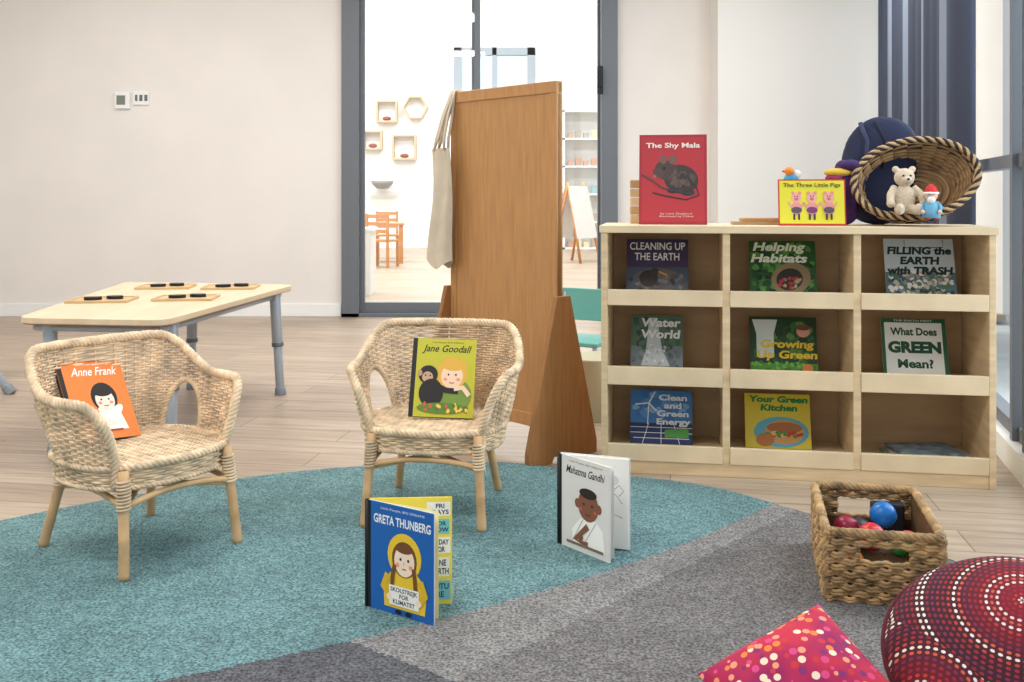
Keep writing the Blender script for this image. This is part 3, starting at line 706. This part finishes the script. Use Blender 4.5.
# ------------------------------------------------------------ cushions
def cushion_mat_dots():
    m=bpy.data.materials.new('dot_painting_fabric'); m.use_nodes=True; nt=m.node_tree; b=nt.nodes['Principled BSDF']; b.inputs['Roughness'].default_value=.85
    tc=nt.nodes.new('ShaderNodeTexCoord'); sx=nt.nodes.new('ShaderNodeSeparateXYZ'); nt.links.new(tc.outputs['Object'],sx.inputs[0])
    def mth(op,a,b_=None):
        n=nt.nodes.new('ShaderNodeMath'); n.operation=op
        for k,v in enumerate((a,b_)):
            if v is None: continue
            if isinstance(v,(int,float)): n.inputs[k].default_value=v
            else: nt.links.new(v,n.inputs[k])
        return n.outputs[0]
    def rings(ox,oy):
        X=mth('SUBTRACT',sx.outputs[0],ox); Y=mth('SUBTRACT',sx.outputs[1],oy)
        r=mth('SQRT',mth('ADD',mth('MULTIPLY',X,X),mth('MULTIPLY',Y,Y)))
        return r,mth('DIVIDE',mth('ARCTAN2',Y,X),2*pi)
    r1,a1=rings(-.02,.06); r2_,a2=rings(-.17,-.16); r3,a3=rings(.17,-.10)
    # nearest medallion wins
    c2=mth('LESS_THAN',r2_,mth('SUBTRACT',r1,.04)); 
    def sel(f,x,y): return mth('ADD',mth('MULTIPLY',y,f),mth('MULTIPLY',x,mth('SUBTRACT',1.0,f)))
    r=sel(c2,r1,r2_); a=sel(c2,a1,a2)
    c3=mth('LESS_THAN',r3,mth('SUBTRACT',r,.04)); r=sel(c3,r,r3); a=sel(c3,a,a3)
    rk=mth('MULTIPLY',r,115); ri=mth('FLOOR',rk); u=mth('SUBTRACT',mth('FRACT',rk),.5)
    N=mth('ADD',mth('MULTIPLY',ri,4),5)
    v=mth('SUBTRACT',mth('FRACT',mth('MULTIPLY',a,N)),.5)
    dist=mth('SQRT',mth('ADD',mth('MULTIPLY',u,u),mth('MULTIPLY',v,v)))
    dot=mth('LESS_THAN',dist,.30)
    ramp=nt.nodes.new('ShaderNodeValToRGB'); ramp.color_ramp.interpolation='CONSTANT'
    cols=[(0,(235,222,215)),(.12,(190,60,50)),(.22,(230,205,190)),(.32,(150,34,54)),(.44,(200,110,70)),(.5,(150,34,54)),(.58,(232,215,205)),(.68,(120,40,80)),(.78,(206,90,70)),(.88,(140,30,50))]
    e=ramp.color_ramp.elements; e[0].position=0; e[0].color=lin(cols[0][1]); e[1].position=.12; e[1].color=lin(cols[1][1])
    for p,c in cols[2:]:
        q=e.new(p); q.color=lin(c)
    nt.links.new(mth('FRACT',mth('MULTIPLY',ri,.17)),ramp.inputs['Fac'])
    ramp2=nt.nodes.new('ShaderNodeValToRGB'); e=ramp2.color_ramp.elements
    e[0].position=.03; e[0].color=lin((130,18,42)); e[1].position=.12; e[1].color=lin((60,18,32))
    nt.links.new(r,ramp2.inputs['Fac'])
    x=nt.nodes.new('ShaderNodeMix'); x.data_type='RGBA'; nt.links.new(dot,x.inputs[0]); nt.links.new(ramp2.outputs[0],x.inputs[6]); nt.links.new(ramp.outputs[0],x.inputs[7])
    nt.links.new(x.outputs[2],b.inputs['Base Color'])
    return m
def cushion_mat_pink():
    m=bpy.data.materials.new('pink_spot_fabric'); m.use_nodes=True; nt=m.node_tree; b=nt.nodes['Principled BSDF']; b.inputs['Roughness'].default_value=.85
    tc=nt.nodes.new('ShaderNodeTexCoord'); v=nt.nodes.new('ShaderNodeTexVoronoi'); v.inputs['Scale'].default_value=58; v.inputs['Randomness'].default_value=.7
    nt.links.new(tc.outputs['Object'],v.inputs['Vector'])
    l=nt.nodes.new('ShaderNodeMath'); l.operation='LESS_THAN'; nt.links.new(v.outputs['Distance'],l.inputs[0]); l.inputs[1].default_value=.40
    sp=nt.nodes.new('ShaderNodeSeparateColor'); nt.links.new(v.outputs['Color'],sp.inputs[0])
    r=nt.nodes.new('ShaderNodeValToRGB'); r.color_ramp.interpolation='CONSTANT'; e=r.color_ramp.elements
    e[0].color=lin((235,150,120)); e[1].position=.25; e[1].color=lin((215,70,130))
    for p,c in ((.45,(240,215,190)),(.6,(200,50,60)),(.75,(236,130,60)),(.88,(130,40,110))): q=e.new(p); q.color=lin(c)
    nt.links.new(sp.outputs[0],r.inputs['Fac'])
    n=nt.nodes.new('ShaderNodeTexNoise'); n.inputs['Scale'].default_value=9; nt.links.new(tc.outputs['Object'],n.inputs['Vector'])
    r2=nt.nodes.new('ShaderNodeValToRGB'); e=r2.color_ramp.elements; e[0].position=.4; e[0].color=lin((150,20,90)); e[1].position=.6; e[1].color=lin((196,40,70)); nt.links.new(n.outputs['Fac'],r2.inputs['Fac'])
    x=nt.nodes.new('ShaderNodeMix'); x.data_type='RGBA'; nt.links.new(l.outputs[0],x.inputs[0]); nt.links.new(r2.outputs[0],x.inputs[6]); nt.links.new(r.outputs[0],x.inputs[7])
    nt.links.new(x.outputs[2],b.inputs['Base Color']); return m
def pillow(name,M,w,h,t,m,pw=.45,piping=None,rnd=False):
    mb=MB(); n=36; vs=[];fs=[]
    for side in (1,-1):
        for j in range(n+1):
            for i in range(n+1):
                u=-1+2*i/n; v=-1+2*j/n
                if rnd:
                    x=u*math.sqrt(1-v*v/2); y=v*math.sqrt(1-u*u/2); rr=min(1,x*x+y*y); z=max(0,1-rr)**.5
                else:
                    x=u*(1-.07*(1-v*v)*abs(u)**2) ; y=v*(1-.07*(1-u*u)*abs(v)**2); z=max(0,(1-u*u)*(1-v*v))**pw
                z+=.05*math.sin(u*5+v*3)*(z>0.05)*z
                vs.append((x*w/2,y*h/2,side*z*t/2))
        o=0 if side==1 else (n+1)*(n+1)
        for j in range(n):
            for i in range(n):
                a=o+j*(n+1)+i; q=(a,a+1,a+n+2,a+n+1); fs.append(q if side>0 else q[::-1])
    mb.add(vs,fs,m,True)
    if piping: mb.tube([(w/2*math.cos(2*pi*i/60),h/2*math.sin(2*pi*i/60),0) for i in range(60)],.006,piping,8,closed=True)
    return mb.obj(name,M=M)
def nframe(origin,normal,up):
    z=Vector(normal).normalized(); y=Vector(up); y=(y-z*y.dot(z)).normalized(); x=y.cross(z)
    M=Matrix((x,y,z)).transposed().to_4x4(); M.translation=Vector(origin); return M
pillow('round_cushion',nframe((.895,1.72,.160),(-.25,-.55,.78),(0.30,.5,.8)),.48,.40,.20,cushion_mat_dots(),rnd=True,piping=mat((90,20,38),.8))
pillow('spotted_cushion',nframe((.505,1.70,.115),(-.15,-.50,.85),(-.42,.85,.34)),.27,.27,.14,cushion_mat_pink())

# ------------------------------------------------------------ items on top of shelf
M_tan=mat((196,162,118),.6,'palm_tan',var=.1,scale=20); M_tan2=mat((168,132,90),.6,'palm_tan_dark',var=.1,scale=20); M_blk=mat((44,36,34),.6,'palm_black',var=.1,scale=20)
bk=MB(); RX,RY,DP=.200,.138,.17
def bp(th,d,off=0):
    f=1-.28*(d/DP)**2
    return Vector(((RX*f+off)*math.cos(th),(RY*f+off)*math.sin(th),-d))
NT=96
for r in range(16):
    d=.004+r*.0106
    for seg in range(NT//4):
        i0=seg*4; pts=[]
        for i in range(i0,i0+5):
            th=2*pi*i/NT; pts.append(bp(th,d,.0025*math.cos(pi*i/4+pi*r)))
        zz=(seg+ (r if (r//3)%2==0 else -r))%4
        bk.tube(pts,.0062,M_blk if zz<2 else M_tan,5)
for i in range(24):
    th=2*pi*i/24; bk.tube([bp(th,DP*j/6) for j in range(7)],.003,M_tan,5)
vs=[bp(2*pi*i/48,DP) for i in range(48)]; bk.add(vs,[tuple(range(48))],M_tan2)
for r in range(6):
    f=1-r/6; bk.tube([Vector((RX*.72*f*math.cos(2*pi*i/40),RY*.72*f*math.sin(2*pi*i/40),-DP+.004)) for i in range(40)],.005,M_tan if r%2 else M_tan2,5,closed=True)
for r in range(16):
    d=.008+r*.0102
    for seg in range(24):
        pts=[bp(2*pi*i/96,d,-.008+.0015*math.cos(pi*i/4+pi*r)) for i in range(seg*4,seg*4+5)]
        bk.tube(pts,.0048,M_blk if (r<5 and (seg+r)%3==0) else (M_tan if (seg+r)%2 else M_tan2),5)
rimp=[bp(2*pi*i/60,0) for i in range(60)]
bk.rope(rimp,.006,.0068,M_tan,turns=16,k=4,closed=True,mats=[M_tan,M_blk])
bc=Ms@Vector((1.062,.085,1.028)); 
nb=Vector((-.30,-.88,.30))
Mbk=nframe(bc,nb,(-.14,.1,1))
bk.obj('woven_toy_basket',M=Mbk)
# teddy
fur=mat((214,196,172),.95,'teddy_plush',bump=.6,bscale=120)
def remesh_obj(mb,name,M,vox=.004):
    o=mb.obj(name,M=M); r=o.modifiers.new('r','REMESH'); r.mode='VOXEL'; r.voxel_size=vox; r.use_smooth_shade=True
    s_=o.modifiers.new('s','SMOOTH'); s_.iterations=3; return o
td=MB()
td.ell((0,0,.05),(.038,.03,.05),fur); td.ell((0,-.004,.124),(.034,.030,.032),fur)
td.ell((0,-.03,.115),(.016,.016,.012),fur)
td.ell((-.028,0,.152),(.012,.008,.012),fur); td.ell((.028,0,.152),(.012,.008,.012),fur)
td.tube([(-.03,-.0,.09),(-.05,-.018,.066),(-.055,-.035,.038)],[.014,.013,.013],fur,10); td.ell((-.055,-.037,.036),.014,fur)
td.tube([(.03,-.0,.09),(.05,-.018,.066),(.055,-.035,.038)],[.014,.013,.013],fur,10); td.ell((.055,-.037,.036),.014,fur)
td.tube([(-.018,-.01,.018),(-.03,-.05,.014)],[.018,.016],fur,10); td.ell((-.031,-.058,.018),(.015,.012,.02),fur)
td.tube([(.018,-.01,.018),(.03,-.05,.014)],[.018,.016],fur,10); td.ell((.031,-.058,.018),(.015,.012,.02),fur)
Rz=math.atan2(sxd.y,sxd.x)
tp=Ms@Vector((1.02,.055,.905))
to=remesh_obj(td,'teddy_bear',rotz(tp,Rz+.1),.003)
e=MB(); e.ell((-.012,-.033,.130),.0035,M_black); e.ell((.012,-.033,.130),.0035,M_black); e.ell((0,-.047,.118),(.005,.003,.004),M_black); e.obj('face_features',parent=to)
dl=MB(); skin=mat((236,190,160),.6); red=mat((205,50,52),.8); blu=mat((110,170,200),.8)
dl.lathe([(.001,.0),(.03,.002),(.03,.02),(.022,.05),(.012,.062)],blu,18); dl.ell((0,-.0,.078),(.021,.02,.021),skin)
dl.lathe([(.0225,.082),(.021,.09),(.014,.105),(.004,.114),(.0001,.115)],red,18); dl.tube([(.022*math.cos(2*pi*i/18),.022*math.sin(2*pi*i/18),.084) for i in range(18)],.004,mat((240,240,240),.9),6,closed=True)
for sg in (-1,1):
    dl.tube([(sg*.018,0,.052),(sg*.03,-.012,.036),(sg*.026,-.024,.024)],[.008,.007,.006],blu,8); dl.ell((sg*.026,-.027,.022),.007,skin)
    dl.ell((sg*.007,-.0195,.08),.0022,M_black); dl.ell((sg*.014,-.006,.004),(.011,.018,.009),red)
dl.ell((0,-.021,.075),.0028,mat((226,150,130),.6)); dl.ell((0,-.0185,.062),(.013,.007,.012),mat((240,238,235),.9))
dp=Ms@Vector((1.095,.003,.892)); dl.obj('gnome_doll',M=rotz(dp,Rz-.2))
# navy bag behind
nv=mat((38,44,72),.85,'navy_fabric',bump=.3,bscale=30)
bg=MB()
Mn=Ms@Matrix.Translation((.960,.272,SH))
def sup(c,r,m,e=.7,M=None,seg=36,rings=24,rip=.04):
    vs=[];fs=[]
    def s_(v): return math.copysign(abs(v)**e,v)
    for i in range(rings+1):
        ph=pi*i/rings
        for k_ in range(seg):
            th=2*pi*k_/seg; w_=1+rip*math.sin(5*th+ph*4)
            vs.append((c[0]+r[0]*s_(math.sin(ph))*s_(math.cos(th))*w_,c[1]+r[1]*s_(math.sin(ph))*s_(math.sin(th)),c[2]+r[2]*s_(math.cos(ph))))
    for i in range(rings):
        for k_ in range(seg):
            k2=(k_+1)%seg; fs.append((i*seg+k_,(i+1)*seg+k_,(i+1)*seg+k2,i*seg+k2))
    return vs,fs
vs,fs=sup((0,0,.195),(.13,.062,.195),nv,.85,rip=.06); bg.add(vs,fs,nv,True,Matrix.Rotation(.12,4,'Y'))
bg.tube([(-.05,-.03,.365),(-.03,-.055,.3),(-.035,-.062,.2),(-.06,-.062,.08)],.008,mat((56,62,92),.8),8)
bg.tube([(.0,-.04,.37),(.03,-.055,.3),(.02,-.062,.2)],.006,mat((24,28,50),.8),8)
bg.obj('navy_backpack',M=Mn)
pp=MB(); vs,fs=sup((0,0,.10),(.055,.04,.10),nv,.8,rip=.08); pp.add(vs,fs,mat((74,40,100),.85,'purple_fabric',var=.4,scale=25),True)
pp.ell((-.02,-.02,.185),(.05,.03,.016),mat((216,180,70),.8)); pp.ell((.02,-.03,.21),(.035,.025,.02),mat((60,36,90),.8)); pp.ell((-.035,-.02,.165),(.03,.03,.014),mat((150,50,90),.8)); pp.ell((.0,-.005,.20),(.03,.03,.03),mat((60,36,90),.8))
pp.obj('fabric_pouch',M=Ms@Matrix.Translation((.84,.165,SH)))
# small toy figure & plank
tf=MB(); tf.box(-.035,.035,-.025,.025,0,.125,mat((200,176,134),.6)); tf.obj('toy_block',M=Ms@Matrix.Translation((.665,.2,SH)),bevel=.004)
tf=MB(); tf.ell((0,0,.03),(.028,.018,.028),mat((50,150,190),.5)); tf.ell((-.006,0,.066),.017,mat((235,140,50),.5)); tf.ell((.022,0,.055),(.013,.008,.016),mat((235,235,230),.5)); tf.ell((-.024,-.0,.066),(.008,.005,.004),mat((220,60,40),.5)); tf.ell((.012,0,.012),(.03,.02,.012),mat((60,120,70),.5))
tf.obj('toy_bird',M=Ms@Matrix.Translation((.665,.2,SH+.125)))
pl=MB(); pl.box(-.09,.09,-.03,.03,0,.012,M_birchb); pl.box(-.06,.08,-.028,.028,.012,.024,M_orange); pl.obj('wooden_board_set',M=Ms@rotz((.545,.17,SH),.1),bevel=.002)
st=MB()
for i in range(5): st.box(-.03,.03,-.02,.02,.033*i,.033*i+.03,mat([(214,186,140),(196,160,112),(224,200,160)][i%3],.6))
st.obj('wooden_block_tower',M=Ms@rotz((.118,.27,SH),.1),bevel=.003)

# ------------------------------------------------------------ small teal chair & tub behind divider
teal=mat((110,176,168),.5)
tc_=MB()
tc_.box(-.16,.16,-.15,.15,.25,.27,teal); tc_.box(-.16,.16,.13,.15,.34,.50,teal)
for x in (-.14,.14):
    for y in (-.13,.14): tc_.cyl((x*1.1,y*1.1,0),(x,y,.25 if y<0 else .48),.012,.012,mat((200,200,200),.4),10)
tc_.obj('teal_child_chair',M=rotz((.33,4.9,0),-.5),bevel=.006)
tu=MB(); tu.lathe([(.0,0),(.1,0),(.125,.26),(.13,.27),(.12,.27),(.095,.01),(0,.01)],mat((208,206,180),.6),28); tu.obj('storage_tub',M=Matrix.Translation((.36,4.35,0)))

# ------------------------------------------------------------ far room contents
FY=18.28
def wx2(px): return (px-512)*.0183
def wz2(py): return .97-(py-195)*.0183
wood2=mat((196,172,138),.6)
def boxframe(px0,py0,px1,py1):
    mb=MB(); x0,x1=wx2(px0),wx2(px1); z0,z1=wz2(py1),wz2(py0); t_=.035
    mb.box(x0,x1,FY-.14,FY,z0,z0+t_,wood2);mb.box(x0,x1,FY-.14,FY,z1-t_,z1,wood2);mb.box(x0,x0+t_,FY-.14,FY,z0+t_,z1-t_,wood2);mb.box(x1-t_,x1,FY-.14,FY,z0+t_,z1-t_,wood2)
    mb.ell(((x0+x1)/2,FY-.07,z0+t_+.04),(.08,.05,.04),mat((150,70,60),.7))
    mb.obj('wall_cube_shelf')
boxframe(377,101,398,123); boxframe(364,131,383,150); boxframe(393,135,417,160)
hx=MB(); cx,cz=wx2(416),wz2(108); R=.235
for i in range(6):
    a=pi/3*i; c_=pi/3*(i+1)
    P=[(cx+r*math.cos(q),cz+r*math.sin(q)) for r,q in ((R,a),(R,c_),(R-.035,c_),(R-.035,a))]
    vs=[(p[0],FY-.14,p[1]) for p in P]+[(p[0],FY,p[1]) for p in P]
    hx.add(vs,[(0,1,2,3),(7,6,5,4),(0,4,5,1),(1,5,6,2),(2,6,7,3),(3,7,4,0)],wood2)
hx.obj('hexagon_wall_shelf')
bw=MB(); bw.lathe([(0,0),(.1,.01),(.19,.09),(.21,.15),(.2,.15),(.17,.1),(0,.03)],mat((150,144,138),.6),24); bw.box(-.3,.3,-.02,.15,-.03,0,M_white); bw.obj('bowl_shelf',M=Matrix.Translation((wx2(384),FY-.22,wz2(189))))
fd=MB(); x0,x1=wx2(454),wx2(535); z0,z1=.0,wz2(48)
g2=mat((150,160,170),.5)
for (a,b_) in ((x0,x0+.14),(x1-.14,x1)): fd.box(a,b_,FY-.06,FY+.01,z0,z1,g2)
fd.box(x0,x1,FY-.06,FY+.01,z1-.14,z1,g2); fd.box(x0,x1,FY-.06,FY+.01,2.75,2.86,g2); fd.box((x0+x1)/2-.04,(x0+x1)/2+.04,FY-.06,FY+.01,2.86,z1,g2)
fd.box(x0+.14,x1-.14,FY-.03,FY-.02,0,2.75,M_white); fd.box(x0+.14,x1-.14,FY-.03,FY-.02,2.86,z1-.14,mat((190,210,226),.2))
fd.obj('door_2')
cs=MB(); x0,x1=wx2(567)-.1,wx2(603); D0=17.9
cs.box(x0,x0+.04,D0,FY,0,wz2(112),M_white); cs.box(x1-.04,x1,D0,FY,0,wz2(112),M_white); cs.box(x0,x1,FY-.02,FY,0,wz2(112),M_white)
for q in range(6):
    z=wz2(112)*q/5; cs.box(x0,x1,D0,FY,max(0,z-.03),max(.03,z),M_white)
    if q<5:
        for j in range(4):
            cs.box(x0+.1+.14*j,x0+.2+.14*j,D0+.08,D0+.2,max(.03,z),max(.03,z)+.10+.04*(j%2),mat(random.choice([(190,150,130),(150,180,184),(214,204,170),(170,160,150)]),.6))
cs.obj('white_storage_shelf')
orng=mat((196,136,84),.5)
def wchair(x,y,a):
    mb=MB()
    mb.box(-.17,.17,-.17,.17,.34,.37,orng)
    for sx_ in (-.155,.155):
        mb.box(sx_-.018,sx_+.018,-.17,-.135,0,.34,orng); mb.box(sx_-.018,sx_+.018,.135,.17,0,.72,orng)
    for z in (.46,.56,.66): mb.box(-.14,.14,.14,.16,z,z+.05,orng)
    mb.obj('wooden_child_chair',M=rotz((x,y,0),a),bevel=.004)
wchair(-1.75,13.5,2.8); wchair(-2.25,13.6,3.4); wchair(-1.9,15.3,.2)
mb=MB(); mb.box(-.5,.5,-.3,.3,.54,.57,orng)
for x in (-.45,.45):
    for y in (-.25,.25): mb.box(x-.03,x+.03,y-.03,y+.03,0,.54,orng)
mb.obj('wooden_play_table',M=rotz((-2.05,14.4,0),.1),bevel=.004)
mb=MB(); mb.box(-2.1,-1.36,9.6,10.0,0,.62,M_white); mb.box(-2.12,-1.34,9.58,10.02,.62,.65,M_white); mb.obj('white_cabinet',bevel=.004)
es=MB()
for x in (-.25,.25):
    es.cyl((x,-.25,0),(x*.8,0,1.15),.02,.02,orng,8); es.cyl((x,.25,0),(x*.8,0,1.15),.02,.02,orng,8)
for sg in (-1,1):
    vs=[(-.26,sg*.2,.35),(.26,sg*.2,.35),(.24,sg*.03,1.1),(-.24,sg*.03,1.1)]; es.add(vs,[(0,1,2,3)],mat((235,236,238),.5))
es.obj('easel',M=rotz((.93,14.5,0),.9))
# ------------------------------------------------------------ lights
def area(name,loc,sx_,sy_,en,col=(1,1,1),rot=(0,0,0)):
    l=bpy.data.lights.new(name,'AREA'); l.shape='RECTANGLE'; l.size=sx_; l.size_y=sy_; l.energy=en; l.color=col
    o=bpy.data.objects.new(name,l); o.location=loc; o.rotation_euler=rot; sc.collection.objects.link(o); return o
for i,(x,y) in enumerate(((-3.4,1.5),(-1.0,1.2),(-3.4,4.2),(-.6,4.2),(-2.8,6.2),(-.8,6.0),(1.6,6.0))):
    area('ceiling_fill',(x,y,3.07),1.2,.6,(40,42,27,40,23,27,30)[i],(1,.98,.95))  # area lamps added under the ceiling as room fill
for x,y in ((-4,11),(0,11),(-4,15),(0,15)): area('ceiling_light_far',(x,y,5.3),2.5,1.5,265,(.97,.99,1))
# daylight through window wall
inw=Vector((-wd.y,wd.x,0))
p=Vector((wx(3.6),3.6,0))-inw*.6+Vector((0,0,2.0))
dlg=area('daylight',p,6.0,2.4,220,(.92,.96,1)); dlg.rotation_euler=(inw+Vector((0,0,-.3))).to_track_quat('-Z','Z').to_euler()
wd2=bpy.data.worlds.new('sky'); sc.world=wd2; wd2.use_nodes=True
bgn=wd2.node_tree.nodes['Background']; bgn.inputs[0].default_value=(.86,.93,1,1); bgn.inputs[1].default_value=1.15
# ------------------------------------------------------------ camera
cd=bpy.data.cameras.new('camera'); cd.sensor_width=36; cd.lens=36*1000/1024; cd.shift_y=-146/1024; cd.clip_end=200
co=bpy.data.objects.new('camera',cd); co.location=(0,0,.97); co.rotation_euler=(pi/2,0,0); sc.collection.objects.link(co); sc.camera=co
